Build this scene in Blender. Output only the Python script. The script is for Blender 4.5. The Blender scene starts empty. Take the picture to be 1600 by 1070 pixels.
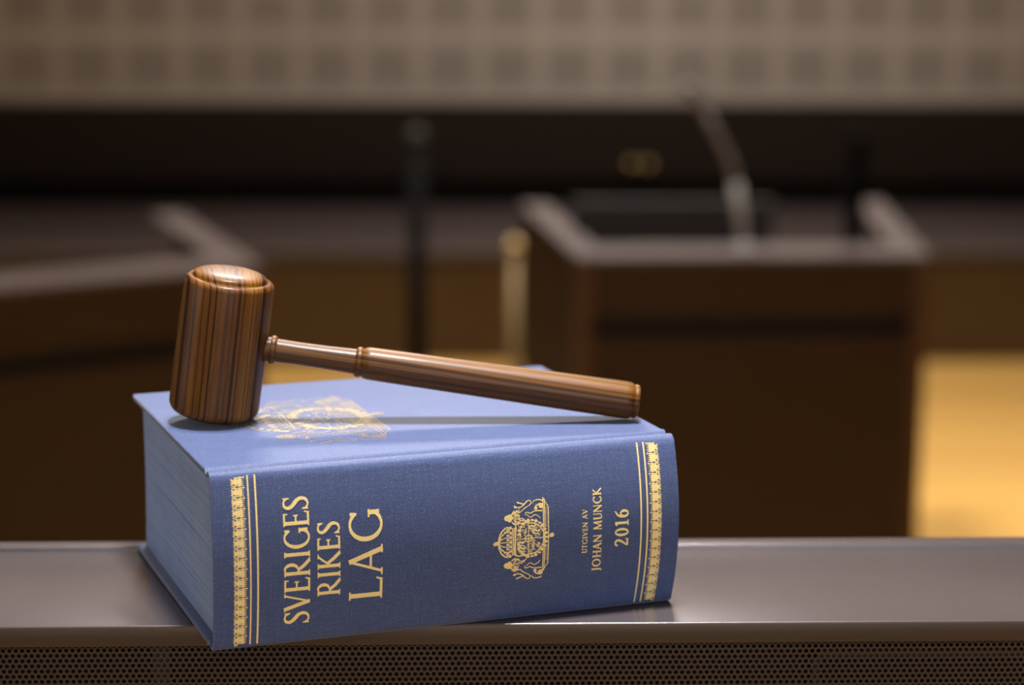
import bpy, bmesh, math, random
from mathutils import Vector, Matrix

sc = bpy.context.scene
col = sc.collection

# ------------------------------------------------------------------ camera
cam_d = bpy.data.cameras.new('camera')
cam = bpy.data.objects.new('camera', cam_d)
col.objects.link(cam)
r_ = Vector((0.9993796, -0.0348802, 0.0048821))
d_ = Vector((-0.0018329, -0.1899353, -0.9817949))
f_ = Vector((0.0351725, 0.9811768, -0.1898814))
m = Matrix((r_, -d_, -f_)).transposed().to_4x4()
m.translation = Vector((0.0, -1.0944, 0.3578))
cam.matrix_world = m
cam_d.sensor_width = 36.0
cam_d.lens = 3500 / 1600 * 36.0
cam_d.clip_start = 0.05
cam_d.clip_end = 60
cam_d.dof.use_dof = True
cam_d.dof.focus_distance = 1.125
cam_d.dof.aperture_fstop = 4.7
sc.camera = cam

# ------------------------------------------------------------------ world, exposure, lamps
sc.view_settings.view_transform = 'Standard'
sc.view_settings.look = 'None'
sc.view_settings.gamma = 1
sc.view_settings.use_curve_mapping = False
sc.view_settings.exposure = 0.0
w = bpy.data.worlds.new('world')
sc.world = w
w.use_nodes = True
w.node_tree.nodes['Background'].inputs[0].default_value = (0.9, 0.85, 0.8, 1)
w.node_tree.nodes['Background'].inputs[1].default_value = 0.02

FLOOR = -1.385
CEIL = 1.8
COUNTER_D = 0.1495
XL_FILL = -4.5


def lamp(name, loc, sx, sy, power, color=(1, 0.86, 0.72), spread=180, rot=(0, 0, 0)):
    ld = bpy.data.lights.new(name, 'AREA')
    ld.shape = 'RECTANGLE'
    ld.size = sx
    ld.size_y = sy
    ld.energy = power
    ld.color = color
    ld.spread = math.radians(spread)
    o = bpy.data.objects.new(name, ld)
    o.location = loc
    o.rotation_euler = rot
    col.objects.link(o)
    return o


WARM = (1.0, 0.92, 0.84)
KEY = (1.0, 0.95, 0.92)
lamp('ceiling_lamp', (0.08, 0.02, CEIL - 0.01), 0.26, 0.26, 40, KEY, 120)
lamp('ceiling_spot', (-0.05, 2.05, CEIL - 0.05), 0.45, 0.35, 15, KEY, 100, (math.radians(-44), 0, 0))
lamp('ceiling_lamp', (0.00, 2.40, CEIL - 0.01), 0.9, 0.5, 24, WARM, 150)
for x in (-1.9, 0.3, 2.4):
    lamp('ceiling_lamp', (x, 4.6, CEIL - 0.01), 0.6, 0.6, 52, WARM, 110)
lamp('ceiling_lamp', (0.9, 7.3, CEIL - 0.01), 2.6, 0.5, 44, (1.0, 0.955, 0.92), 150)
lamp('ceiling_lamp', (0.3, -3.3, CEIL - 0.01), 1.6, 0.6, 26, (1.0, 0.97, 0.95))
lamp('fill_light', (0.5, -4.15, 0.45), 2.6, 1.3, 52, (0.92, 0.95, 1.0), 180, (math.radians(90), 0, 0))  # added frontal fill that brightens the spine and its lettering
lamp('fill_light', (XL_FILL, -0.6, 0.5), 1.6, 1.4, 22, (0.72, 0.85, 1.0), 180, (0, math.radians(-90), 0))  # added cool fill from the left for the page edges


# ------------------------------------------------------------------ node helpers
def new_mat(name):
    mt = bpy.data.materials.new(name)
    mt.use_nodes = True
    nt = mt.node_tree
    return mt, nt, nt.nodes['Principled BSDF']


def N(nt, kind, **kw):
    n = nt.nodes.new(kind)
    for k, v in kw.items():
        setattr(n, k, v)
    return n


def inp(nt, sock, val):
    if isinstance(val, bpy.types.NodeSocket):
        nt.links.new(val, sock)
    else:
        sock.default_value = val


def M(nt, op, a, b=None, c=None, clamp=False):
    n = N(nt, 'ShaderNodeMath', operation=op)
    n.use_clamp = clamp
    inp(nt, n.inputs[0], a)
    if b is not None:
        inp(nt, n.inputs[1], b)
    if c is not None:
        inp(nt, n.inputs[2], c)
    return n.outputs[0]


def mix(nt, fac, a, b, blend='MIX'):
    n = N(nt, 'ShaderNodeMix', data_type='RGBA', blend_type=blend)
    inp(nt, n.inputs[0], fac)
    inp(nt, n.inputs[6], a)
    inp(nt, n.inputs[7], b)
    return n.outputs[2]


def c4(*c):
    return (c[0], c[1], c[2], 1.0)


def noise(nt, vec, scale, detail=3, rough=0.5, dist=0.0):
    n = N(nt, 'ShaderNodeTexNoise')
    nt.links.new(vec, n.inputs['Vector'])
    n.inputs['Scale'].default_value = scale
    n.inputs['Detail'].default_value = detail
    n.inputs['Roughness'].default_value = rough
    n.inputs['Distortion'].default_value = dist
    return n.outputs['Fac']


def mapping(nt, vec, scale=(1, 1, 1), loc=(0, 0, 0), rot=(0, 0, 0)):
    n = N(nt, 'ShaderNodeMapping')
    nt.links.new(vec, n.inputs['Vector'])
    n.inputs['Scale'].default_value = scale
    n.inputs['Location'].default_value = loc
    n.inputs['Rotation'].default_value = rot
    return n.outputs[0]


def ramp(nt, fac, stops):
    n = N(nt, 'ShaderNodeValToRGB')
    nt.links.new(fac, n.inputs[0])
    cr = n.color_ramp
    while len(cr.elements) < len(stops):
        cr.elements.new(0.5)
    for e, (p, c) in zip(cr.elements, stops):
        e.position = p
        e.color = c4(*c) if len(c) == 3 else c
    return n.outputs[0]


def bump(nt, height, strength, dist):
    n = N(nt, 'ShaderNodeBump')
    nt.links.new(height, n.inputs['Height'])
    n.inputs['Strength'].default_value = strength
    n.inputs['Distance'].default_value = dist
    return n.outputs[0]


def objco(nt):
    return N(nt, 'ShaderNodeTexCoord').outputs['Object']


def uvco(nt):
    return N(nt, 'ShaderNodeTexCoord').outputs['UV']


def sep(nt, v):
    n = N(nt, 'ShaderNodeSeparateXYZ')
    nt.links.new(v, n.inputs[0])
    return n.outputs


def plain(name, color, rough=0.5, metal=0.0, var=0.0, vscale=20, coat=0.0, spec=0.5):
    mt, nt, p = new_mat(name)
    p.inputs['Roughness'].default_value = rough
    p.inputs['Metallic'].default_value = metal
    p.inputs['Coat Weight'].default_value = coat
    p.inputs['Specular IOR Level'].default_value = spec
    if var:
        f = noise(nt, objco(nt), vscale, 4)
        lo = [c * (1 - var) for c in color]
        hi = [c * (1 + var) for c in color]
        nt.links.new(ramp(nt, f, [(0.3, lo), (0.7, hi)]), p.inputs['Base Color'])
    else:
        p.inputs['Base Color'].default_value = c4(*color)
    return mt


# ------------------------------------------------------------------ materials
PITCH = 0.00060  # thread spacing of the book cloth


def weave(nt, uv):
    """woven threads: returns (over/under 0..1 pattern, slub noise)"""
    s = sep(nt, uv)
    k = math.pi / PITCH
    wob = noise(nt, uv, 900, 2)
    wobm = M(nt, 'MULTIPLY', M(nt, 'SUBTRACT', wob, 0.5), 1.3)
    a = M(nt, 'SINE', M(nt, 'ADD', M(nt, 'MULTIPLY', s[0], k), wobm))
    b = M(nt, 'SINE', M(nt, 'ADD', M(nt, 'MULTIPLY', s[1], k), wobm))
    pat = M(nt, 'MULTIPLY_ADD', M(nt, 'MULTIPLY', a, b), 0.5, 0.5)
    n1 = noise(nt, mapping(nt, uv, (60, 900, 1)), 1, 3)
    n2 = noise(nt, mapping(nt, uv, (900, 60, 1)), 1, 3)
    return pat, M(nt, 'MULTIPLY', M(nt, 'ADD', n1, n2), 0.5)


def cloth_mat():
    mt, nt, p = new_mat('blue_book_cloth')
    uv = uvco(nt)
    pat, slub = weave(nt, uv)
    spark = noise(nt, uv, 1400, 1)
    base = mix(nt, M(nt, 'POWER', pat, 1.6), c4(0.027, 0.045, 0.125), c4(0.082, 0.122, 0.275))
    sl = ramp(nt, slub, [(0.36, (0.86, 0.86, 0.88)), (0.50, (1, 1, 1)), (0.62, (1.16, 1.16, 1.13))])
    base = mix(nt, 1.0, base, sl, 'MULTIPLY')
    glint = ramp(nt, spark, [(0.58, (0, 0, 0)), (0.74, (1, 1, 1))])
    base = mix(nt, M(nt, 'MULTIPLY', glint, M(nt, 'MULTIPLY', pat, 0.7)), base, c4(0.30, 0.35, 0.60))
    nt.links.new(base, p.inputs['Base Color'])
    p.inputs['Roughness'].default_value = 0.62
    p.inputs['Specular IOR Level'].default_value = 0.35
    p.inputs['Sheen Weight'].default_value = 0.28
    p.inputs['Sheen Roughness'].default_value = 0.4
    p.inputs['Sheen Tint'].default_value = c4(0.85, 0.92, 1.0)
    nt.links.new(bump(nt, M(nt, 'ADD', pat, M(nt, 'MULTIPLY', slub, 0.5)), 0.35, 0.00015), p.inputs['Normal'])
    return mt


def foil_mat(metal, stops, name):
    mt, nt, p = new_mat(name)
    uv = uvco(nt)
    pat, slub = weave(nt, uv)
    sp = noise(nt, uv, 1500, 2)
    fac = M(nt, 'MULTIPLY_ADD', M(nt, 'SUBTRACT', sp, 0.5), 0.9, pat)
    nt.links.new(ramp(nt, fac, stops), p.inputs['Base Color'])
    p.inputs['Metallic'].default_value = metal
    p.inputs['Roughness'].default_value = 0.42
    nt.links.new(bump(nt, pat, 0.6, 0.0003), p.inputs['Normal'])
    return mt


def zebra_wood(name, axis, tint=1.0):
    """striped hardwood, dark lines running along the given local axis"""
    mt, nt, p = new_mat(name)
    o = objco(nt)
    if axis == 'Z':
        st = (1, 1, 0.035)
    else:
        st = (0.035, 1, 1)
    v = mapping(nt, o, st, (0.013, 0.031, 0.002))
    # growth bands: planes across one diagonal, bent by noise
    bend = noise(nt, mapping(nt, o, st), 28, 2)
    s = sep(nt, o)
    if axis == 'Z':
        lin = M(nt, 'ADD', M(nt, 'MULTIPLY', s[0], 1.0), M(nt, 'MULTIPLY', s[1], 0.30))
        lin = M(nt, 'ADD', lin, M(nt, 'MULTIPLY', s[2], 0.02))
    else:
        lin = M(nt, 'ADD', M(nt, 'MULTIPLY', s[2], 1.0), M(nt, 'MULTIPLY', s[1], 0.45))
        lin = M(nt, 'ADD', lin, M(nt, 'MULTIPLY', s[0], 0.016))
    lin = M(nt, 'ADD', lin, M(nt, 'MULTIPLY', bend, 0.010))
    comb = N(nt, 'ShaderNodeCombineXYZ')
    nt.links.new(lin, comb.inputs[0])
    bands = noise(nt, comb.outputs[0], 290, 3, 0.62)
    wide = noise(nt, comb.outputs[0], 95, 2)
    fibre = noise(nt, mapping(nt, o, st, (0.2, 0.1, 0)), 1500, 3, 0.6)
    tone = ramp(nt, wide, [(0.32, (0.075, 0.027, 0.005)), (0.50, (0.145, 0.060, 0.009)), (0.68, (0.23, 0.112, 0.019))])
    dark = ramp(nt, bands, [(0.40, (0.07, 0.055, 0.05)), (0.44, (0.22, 0.17, 0.15)), (0.475, (0.92, 0.92, 0.92)), (0.585, (1.15, 1.12, 1.05)), (0.63, (0.22, 0.17, 0.15))])
    c = mix(nt, 0.93, tone, dark, 'MULTIPLY')
    fib = ramp(nt, fibre, [(0.32, (0.62, 0.58, 0.55)), (0.52, (1, 1, 1)), (0.7, (1.2, 1.2, 1.15))])
    c = mix(nt, 0.75, c, fib, 'MULTIPLY')
    c = mix(nt, 1.0, c, c4(tint * 1.05, tint * 0.95, tint * 0.66), 'MULTIPLY')
    nt.links.new(c, p.inputs['Base Color'])
    p.inputs['Roughness'].default_value = 0.48
    p.inputs['Specular IOR Level'].default_value = 0.22
    p.inputs['Coat Weight'].default_value = 0.10
    p.inputs['Coat Roughness'].default_value = 0.22
    nt.links.new(bump(nt, fibre, 0.12, 0.0002), p.inputs['Normal'])
    return mt


def pages_mat():
    mt, nt, p = new_mat('book_pages')
    o = objco(nt)
    lines = noise(nt, mapping(nt, o, (6, 6, 1900)), 1, 3, 0.7)
    broad = noise(nt, mapping(nt, o, (3, 3, 260)), 1, 2)
    blot = noise(nt, o, 45, 2)
    c = ramp(nt, lines, [(0.30, (0.16, 0.24, 0.43)), (0.5, (0.28, 0.385, 0.61)), (0.72, (0.36, 0.47, 0.69))])
    c = mix(nt, 0.5, c, ramp(nt, broad, [(0.3, (0.72, 0.74, 0.78)), (0.7, (1.1, 1.1, 1.08))]), 'MULTIPLY')
    c = mix(nt, 0.5, c, ramp(nt, blot, [(0.35, (0.85, 0.88, 0.95)), (0.65, (1.05, 1.03, 1.0))]), 'MULTIPLY')
    nt.links.new(c, p.inputs['Base Color'])
    p.inputs['Roughness'].default_value = 0.8
    nt.links.new(bump(nt, lines, 0.5, 0.0004), p.inputs['Normal'])
    return mt


def laminate(name, color, rough=0.35, spec=0.5, metal=0.0, var=0.06):
    mt, nt, p = new_mat(name)
    o = objco(nt)
    f = noise(nt, mapping(nt, o, (3, 3, 3)), 4, 3)
    g = noise(nt, o, 1200, 2)
    lo = [c * (1 - var) for c in color]
    hi = [c * (1 + var) for c in color]
    c = ramp(nt, f, [(0.3, lo), (0.7, hi)])
    c = mix(nt, 0.3, c, ramp(nt, g, [(0.3, (0.8, 0.8, 0.8)), (0.7, (1.2, 1.2, 1.2))]), 'MULTIPLY')
    nt.links.new(c, p.inputs['Base Color'])
    p.inputs['Roughness'].default_value = rough
    p.inputs['Specular IOR Level'].default_value = spec
    p.inputs['Metallic'].default_value = metal
    nt.links.new(bump(nt, g, 0.06, 0.0002), p.inputs['Normal'])
    return mt


def floor_mat():
    mt, nt, p = new_mat('honey_wood_floor')
    o = objco(nt)
    s = sep(nt, o)
    row = M(nt, 'FLOOR', M(nt, 'DIVIDE', s[1], 0.14))
    comb = N(nt, 'ShaderNodeCombineXYZ')
    nt.links.new(row, comb.inputs[0])
    wn = N(nt, 'ShaderNodeTexWhiteNoise', noise_dimensions='3D')
    nt.links.new(comb.outputs[0], wn.inputs[0])
    gr = noise(nt, mapping(nt, o, (1.2, 30, 1)), 1, 4)
    c = ramp(nt, wn.outputs['Value'], [(0.0, (0.52, 0.305, 0.082)), (1.0, (0.62, 0.375, 0.105))])
    c = mix(nt, 0.5, c, ramp(nt, gr, [(0.3, (0.82, 0.8, 0.75)), (0.7, (1.12, 1.12, 1.1))]), 'MULTIPLY')
    fr = M(nt, 'FRACT', M(nt, 'DIVIDE', s[1], 0.14))
    seam = M(nt, 'LESS_THAN', fr, 0.02)
    c = mix(nt, seam, c, c4(0.2, 0.11, 0.03))
    nt.links.new(c, p.inputs['Base Color'])
    p.inputs['Roughness'].default_value = 0.42
    p.inputs['Specular IOR Level'].default_value = 0.35
    return mt


def acoustic_mat():
    """painted wall boards with square fields of small punched holes"""
    mt, nt, p = new_mat('perforated_wall_board')
    pos = N(nt, 'ShaderNodeNewGeometry').outputs['Position']
    s = sep(nt, pos)
    P = 0.2655
    fx = M(nt, 'FRACT', M(nt, 'DIVIDE', M(nt, 'ADD', s[0], 1.651 + 20 * P), P))
    fz = M(nt, 'FRACT', M(nt, 'DIVIDE', M(nt, 'ADD', s[2], 0.1955 + 20 * P), P))
    mx = M(nt, 'LESS_THAN', M(nt, 'ABSOLUTE', M(nt, 'SUBTRACT', fx, 0.5)), 0.385)
    mz = M(nt, 'LESS_THAN', M(nt, 'ABSOLUTE', M(nt, 'SUBTRACT', fz, 0.5)), 0.335)
    field = M(nt, 'MULTIPLY', mx, mz)
    q = P / 14
    hx = M(nt, 'SUBTRACT', M(nt, 'FRACT', M(nt, 'DIVIDE', M(nt, 'ADD', s[0], 10.0), q)), 0.5)
    hz = M(nt, 'SUBTRACT', M(nt, 'FRACT', M(nt, 'DIVIDE', M(nt, 'ADD', s[2], 10.0), q)), 0.5)
    rr = M(nt, 'ADD', M(nt, 'MULTIPLY', hx, hx), M(nt, 'MULTIPLY', hz, hz))
    hole = M(nt, 'MULTIPLY', M(nt, 'LESS_THAN', rr, 0.125), field)
    n1 = noise(nt, pos, 1.3, 2)
    base = ramp(nt, n1, [(0.3, (0.37, 0.335, 0.30)), (0.7, (0.41, 0.373, 0.335))])
    nt.links.new(mix(nt, hole, base, c4(0.035, 0.03, 0.025)), p.inputs['Base Color'])
    p.inputs['Roughness'].default_value = 0.7
    return mt


MAT_CLOTH = cloth_mat()
MAT_FOIL = foil_mat(0.3, [(0.0, (0.80, 0.50, 0.12)), (0.45, (1.0, 0.78, 0.30)), (0.95, (1.0, 0.90, 0.52))], 'gold_foil')
MAT_DIMFOIL = foil_mat(0.45, [(0.0, (0.30, 0.22, 0.09)), (0.45, (0.42, 0.33, 0.17)), (0.95, (0.55, 0.46, 0.30))], 'dimmed_gold_foil')  # same gold foil, colour darkened to offset the key lamp's brightness
MAT_WOOD_HEAD = zebra_wood('striped_hardwood_upright', 'Z', 0.86)
MAT_WOOD_HANDLE = zebra_wood('striped_hardwood_lengthwise', 'X', 0.72)
MAT_PAGES = pages_mat()
MAT_LEDGE = laminate('bronze_ledge', (0.128, 0.112, 0.120), 0.24, 0.5, 0.6)
MAT_FASCIA = laminate('bronze_fascia', (0.058, 0.034, 0.019), 0.42, 0.28)
MAT_PERF = laminate('bronze_perforated_sheet', (0.056, 0.031, 0.016), 0.5, 0.22)
MAT_BRACKET = plain('dark_bracket', (0.02, 0.016, 0.012), 0.7, spec=0.2)
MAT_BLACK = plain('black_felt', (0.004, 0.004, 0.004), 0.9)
MAT_BROWN = laminate('dark_brown_laminate', (0.026, 0.0125, 0.0052), 0.5, 0.2)
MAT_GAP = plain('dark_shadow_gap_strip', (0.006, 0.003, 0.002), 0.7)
MAT_SIDE = laminate('dark_brown_side_laminate', (0.022, 0.0105, 0.0045), 0.7, 0.08)
MAT_POST = laminate('reddish_brown_edge', (0.055, 0.024, 0.010), 0.5, 0.25)
MAT_RIM = laminate('bronze_rim', (0.105, 0.084, 0.082), 0.34, 0.5, 0.5)
MAT_DADO = laminate('dark_wall_panel', (0.017, 0.011, 0.008), 0.6, 0.15)
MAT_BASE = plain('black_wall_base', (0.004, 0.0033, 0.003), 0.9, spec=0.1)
MAT_WALL = plain('plain_wall_paint', (0.42, 0.36, 0.30), 0.8, 0, 0.05, 3)
MAT_CEIL = plain('ceiling_paint', (0.60, 0.56, 0.50), 0.9, 0, 0.04, 3)
MAT_FLOOR = floor_mat()
MAT_ACOU = acoustic_mat()
MAT_BENCHTOP = laminate('bronze_bench_top', (0.11, 0.086, 0.083), 0.36, 0.4, 0.3)
MAT_BENCHFRONT = laminate('brown_bench_front', (0.065, 0.036, 0.011), 0.45, 0.3)
MAT_BRASS = plain('polished_brass', (0.80, 0.58, 0.25), 0.28, 1.0)
MAT_PALEBRASS = plain('satin_brass', (0.17, 0.118, 0.05), 0.5, 0.3)
MAT_FINIAL = plain('bright_brass', (0.42, 0.30, 0.13), 0.4, 0.4)
MAT_STEEL = plain('satin_steel', (0.30, 0.305, 0.315), 0.5, 0.2)
MAT_DARKSTEEL = plain('dark_steel', (0.115, 0.115, 0.12), 0.55, 0.2)
MAT_MICHEAD = plain('microphone_grey', (0.11, 0.095, 0.095), 0.7, 0.0)
MAT_BLACKMETAL = plain('black_powder_coat', (0.003, 0.0027, 0.0025), 0.8, spec=0.04)
MAT_CAP = plain('dull_black_cap', (0.012, 0.011, 0.010), 0.6, spec=0.2)
MAT_HOUSING = plain('monitor_grey', (0.040, 0.037, 0.036), 0.85, spec=0.1)
MAT_GREY = plain('dark_grey_plastic', (0.022, 0.022, 0.0215), 0.6, spec=0.25)


# ------------------------------------------------------------------ mesh helpers
def obj(name, bm, mat, parent=None, smooth=False):
    me = bpy.data.meshes.new(name)
    bm.normal_update()
    bm.to_mesh(me)
    bm.free()
    o = bpy.data.objects.new(name, me)
    if mat:
        me.materials.append(mat)
    col.objects.link(o)
    if parent:
        o.parent = parent
    if smooth:
        for pl in me.polygons:
            pl.use_smooth = True
    return o


def smooth_angle(o, deg=35):
    me = o.data
    for pl in me.polygons:
        pl.use_smooth = True
    me.set_sharp_from_angle(angle=math.radians(deg))
    return o


def tag(o, label=None, cat=None, group=None, kind=None):
    if label:
        o['label'] = label
    if cat:
        o['category'] = cat
    if group:
        o['group'] = group
    if kind:
        o['kind'] = kind
    return o


def thing(name, loc, label, cat, rz=0.0, group=None):
    o = bpy.data.objects.new(name, None)
    o.empty_display_size = 0.05
    o.location = loc
    o.rotation_euler = (0, 0, rz)
    col.objects.link(o)
    return tag(o, label, cat, group)


def struct(name, bm, mat):
    o = obj(name, bm, mat)
    o['kind'] = 'structure'
    return o


def box_bm(x0, x1, y0, y1, z0, z1, bev=0.0, seg=2, bm=None):
    b = bmesh.new()
    vs = [b.verts.new((x, y, z)) for x in (x0, x1) for y in (y0, y1) for z in (z0, z1)]
    for f in ((0, 1, 3, 2), (4, 6, 7, 5), (0, 4, 5, 1), (2, 3, 7, 6), (0, 2, 6, 4), (1, 5, 7, 3)):
        b.faces.new([vs[i] for i in f])
    bmesh.ops.recalc_face_normals(b, faces=b.faces)
    if bev:
        bmesh.ops.bevel(b, geom=list(b.edges), offset=bev, segments=seg, profile=0.5, affect='EDGES')
    if bm is not None:
        me = bpy.data.meshes.new('tmp')
        b.to_mesh(me)
        b.free()
        bm.from_mesh(me)
        bpy.data.meshes.remove(me)
        return bm
    return b


def prism_bm(pts, z0, z1, bev=0.0):
    b = bmesh.new()
    lo = [b.verts.new((x, y, z0)) for x, y in pts]
    hi = [b.verts.new((x, y, z1)) for x, y in pts]
    n = len(pts)
    b.faces.new(lo)
    b.faces.new(hi)
    for i in range(n):
        b.faces.new((lo[i], lo[(i + 1) % n], hi[(i + 1) % n], hi[i]))
    bmesh.ops.recalc_face_normals(b, faces=b.faces)
    if bev:
        bmesh.ops.bevel(b, geom=list(b.edges), offset=bev, segments=2, profile=0.5, affect='EDGES')
    return b


def lathe_bm(profile, seg=64, axis='Z'):
    """profile: (along, radius) pairs"""
    b = bmesh.new()
    rings = []
    for a, r in profile:
        if r < 1e-6:
            p = (0, 0, a) if axis == 'Z' else (a, 0, 0)
            rings.append([b.verts.new(p)])
            continue
        ring = []
        for i in range(seg):
            t = 2 * math.pi * i / seg
            c, s = r * math.cos(t), r * math.sin(t)
            ring.append(b.verts.new((c, s, a) if axis == 'Z' else (a, c, s)))
        rings.append(ring)
    for A, B in zip(rings, rings[1:]):
        for i in range(seg):
            j = (i + 1) % seg
            if len(A) == 1 and len(B) == 1:
                continue
            if len(A) == 1:
                b.faces.new((A[0], B[i], B[j]))
            elif len(B) == 1:
                b.faces.new((A[i], B[0], A[j]))
            else:
                b.faces.new((A[i], B[i], B[j], A[j]))
    for R in (rings[0], rings[-1]):
        if len(R) > 1:
            b.faces.new(R)
    bmesh.ops.recalc_face_normals(b, faces=b.faces)
    return b


def tube_bm(pts, rad, seg=16):
    """round bar along a list of points; rad a number or a list"""
    b = bmesh.new()
    P = [Vector(p) for p in pts]
    R = rad if isinstance(rad, (list, tuple)) else [rad] * len(P)
    rings = []
    up = Vector((0.31, 0.2, 0.93)).normalized()
    for i, p in enumerate(P):
        t = (P[min(i + 1, len(P) - 1)] - P[max(i - 1, 0)]).normalized()
        a = t.cross(up)
        if a.length < 1e-3:
            a = t.cross(Vector((1, 0, 0)))
        a.normalize()
        c = t.cross(a)
        rings.append([b.verts.new(p + (a * math.cos(2 * math.pi * k / seg) + c * math.sin(2 * math.pi * k / seg)) * R[i]) for k in range(seg)])
    for A, B in zip(rings, rings[1:]):
        for k in range(seg):
            b.faces.new((A[k], A[(k + 1) % seg], B[(k + 1) % seg], B[k]))
    b.faces.new(rings[0])
    b.faces.new(rings[-1])
    bmesh.ops.recalc_face_normals(b, faces=b.faces)
    return b


# ------------------------------------------------------------------ the room
XL, XR, YB, YF = -4.6, 4.6, -4.2, 8.9
struct('floor', box_bm(XL - 0.1, XR + 0.1, YB - 0.1, YF + 0.1, FLOOR - 0.1, FLOOR), MAT_FLOOR)
struct('ceiling', box_bm(XL - 0.1, XR + 0.1, YB - 0.1, YF + 0.1, CEIL, CEIL + 0.1), MAT_CEIL)
struct('wall_far', box_bm(XL, XR, YF, YF + 0.1, FLOOR, CEIL), MAT_ACOU)
struct('wall_left', box_bm(XL - 0.1, XL, YB, YF + 0.1, FLOOR, CEIL), MAT_WALL)
struct('wall_right', box_bm(XR, XR + 0.1, YB, YF + 0.1, FLOOR, CEIL), MAT_WALL)
struct('wall_near', box_bm(XL, XR, YB - 0.1, YB, FLOOR, CEIL), MAT_WALL)
# two windows added to frame the fill lights, behind and left of the camera
MAT_PANE = plain('pale_added_pane', (0.55, 0.60, 0.66), 0.15)
b = box_bm(XL, XL + 0.06, -1.38, -1.30, -0.40, 1.40, 0.004)
for q in ((XL, XL + 0.06, 0.10, 0.18, -0.40, 1.40), (XL, XL + 0.06, -1.30, 0.10, 1.30, 1.40), (XL, XL + 0.06, -1.30, 0.10, -0.40, -0.30)):
    box_bm(*q, 0.004, bm=b)
fill_frame = struct('added_window_1', b, MAT_DADO)
obj('added_pane', box_bm(XL + 0.01, XL + 0.02, -1.30, 0.10, -0.30, 1.30), MAT_PANE, fill_frame)
b = box_bm(-0.90, -0.80, YB, YB + 0.04, -0.30, 1.20, 0.004)
for q in ((1.80, 1.90, YB, YB + 0.04, -0.30, 1.20), (-0.80, 1.80, YB, YB + 0.04, 1.10, 1.20), (-0.80, 1.80, YB, YB + 0.04, -0.30, -0.20)):
    box_bm(*q, 0.004, bm=b)
fill_frame = struct('added_window_2', b, MAT_DADO)
obj('added_pane', box_bm(-0.80, 1.80, YB + 0.01, YB + 0.02, -0.20, 1.10), MAT_PANE, fill_frame)
panelling = struct('trim_1', box_bm(XL, XR, YF - 0.045, YF, -0.835, -0.487, 0.004), MAT_DADO)
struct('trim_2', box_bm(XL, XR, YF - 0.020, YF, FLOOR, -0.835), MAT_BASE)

# ------------------------------------------------------------------ the bench ledge the book lies on
bench = thing('judge_bench', (0, 0, FLOOR), 'bronze-coloured bench ledge with perforated metal front, carrying the blue law book', 'bench')
up = -FLOOR  # children are placed relative to the bench foot


def bchild(name, bm, mat):
    bmesh.ops.translate(bm, verts=bm.verts, vec=(0, 0, up))
    return obj(name, bm, mat, bench)


LX0, LX1 = -1.6, 1.7
o = bchild('ledge', box_bm(LX0, LX1, 0.0, COUNTER_D - 0.013, -0.0115, 0.0, 0.0013, 3), MAT_LEDGE)
smooth_angle(o)
o.data.materials.append(MAT_FASCIA)
for pl in o.data.polygons:
    if pl.normal.y < -0.9:
        pl.material_index = 1
o = bchild('back_lip', box_bm(LX0, LX1, COUNTER_D - 0.013, COUNTER_D, -0.0115, 0.0022, 0.002, 3), MAT_LEDGE)
smooth_angle(o)

# perforated sheet: real round holes on a hexagonal grid
HP = 0.003195
PX0, PX1, PZ1, ROWS = -0.50, 0.62, -0.01155, 24
SHEET_Y = 0.0022


def perforated_bm():
    b = bmesh.new()
    rh = HP * math.sqrt(3) / 2
    K = 12
    R = 0.00112
    hexr = HP / math.sqrt(3)

    def hexedge(t):
        a = (t - math.pi / 6) % (math.pi / 3) - math.pi / 6
        return (HP / 2) / math.cos(a)
    circ = [(math.cos(2 * math.pi * k / K), math.sin(2 * math.pi * k / K), hexedge(2 * math.pi * k / K + math.pi / 6)) for k in range(K)]
    n = int((PX1 - PX0) / HP)
    for j in range(ROWS):
        z = PZ1 - 0.0021 - rh * j
        for i in range(n):
            x = PX0 + HP * (i + (0.5 if j % 2 else 0.0))
            inner, outer, back = [], [], []
            for k in range(K):
                t = 2 * math.pi * k / K
                c, s = math.cos(t), math.sin(t)
                # hexagon with flat sides facing +-x
                a = (t + math.pi / 6) % (math.pi / 3) - math.pi / 6
                e = (HP / 2) / math.cos(a)
                inner.append(b.verts.new((x + R * c, SHEET_Y, z + R * s)))
                outer.append(b.verts.new((x + e * c, SHEET_Y, z + e * s)))
                back.append(b.verts.new((x + R * c, SHEET_Y + 0.0009, z + R * s)))
            for k in range(K):
                l = (k + 1) % K
                b.faces.new((outer[k], outer[l], inner[l], inner[k]))
                b.faces.new((inner[k], inner[l], back[l], back[k]))
    zt = PZ1 - 0.0021 - rh * (ROWS - 1) - HP / 2
    return b, zt


b, z_end = perforated_bm()
bchild('perforated_front', b, MAT_PERF)
bchild('front_panel', box_bm(LX0, LX1, SHEET_Y, 0.012, FLOOR + 0.08, z_end, 0.0), MAT_PERF)
bchild('side_panel', box_bm(LX0, PX0 - HP / 2, SHEET_Y, 0.012, z_end, -0.0115), MAT_PERF)
bchild('side_panel', box_bm(PX1 + HP / 2, LX1, SHEET_Y, 0.012, z_end, -0.0115), MAT_PERF)
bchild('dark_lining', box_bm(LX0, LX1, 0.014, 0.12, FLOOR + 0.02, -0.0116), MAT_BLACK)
# brackets that close a few rows of holes from behind
b = box_bm(0.195, 0.55, SHEET_Y + 0.0012, SHEET_Y + 0.004, -0.0205, -0.0168)
box_bm(0.195, 0.199, SHEET_Y + 0.0012, SHEET_Y + 0.004, -0.085, -0.0168, bm=b)
bchild('bracket', b, MAT_BRACKET)
bchild('bracket', box_bm(-0.1435, -0.1345, SHEET_Y + 0.0012, SHEET_Y + 0.004, -0.085, -0.0119), MAT_BRACKET)

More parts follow.
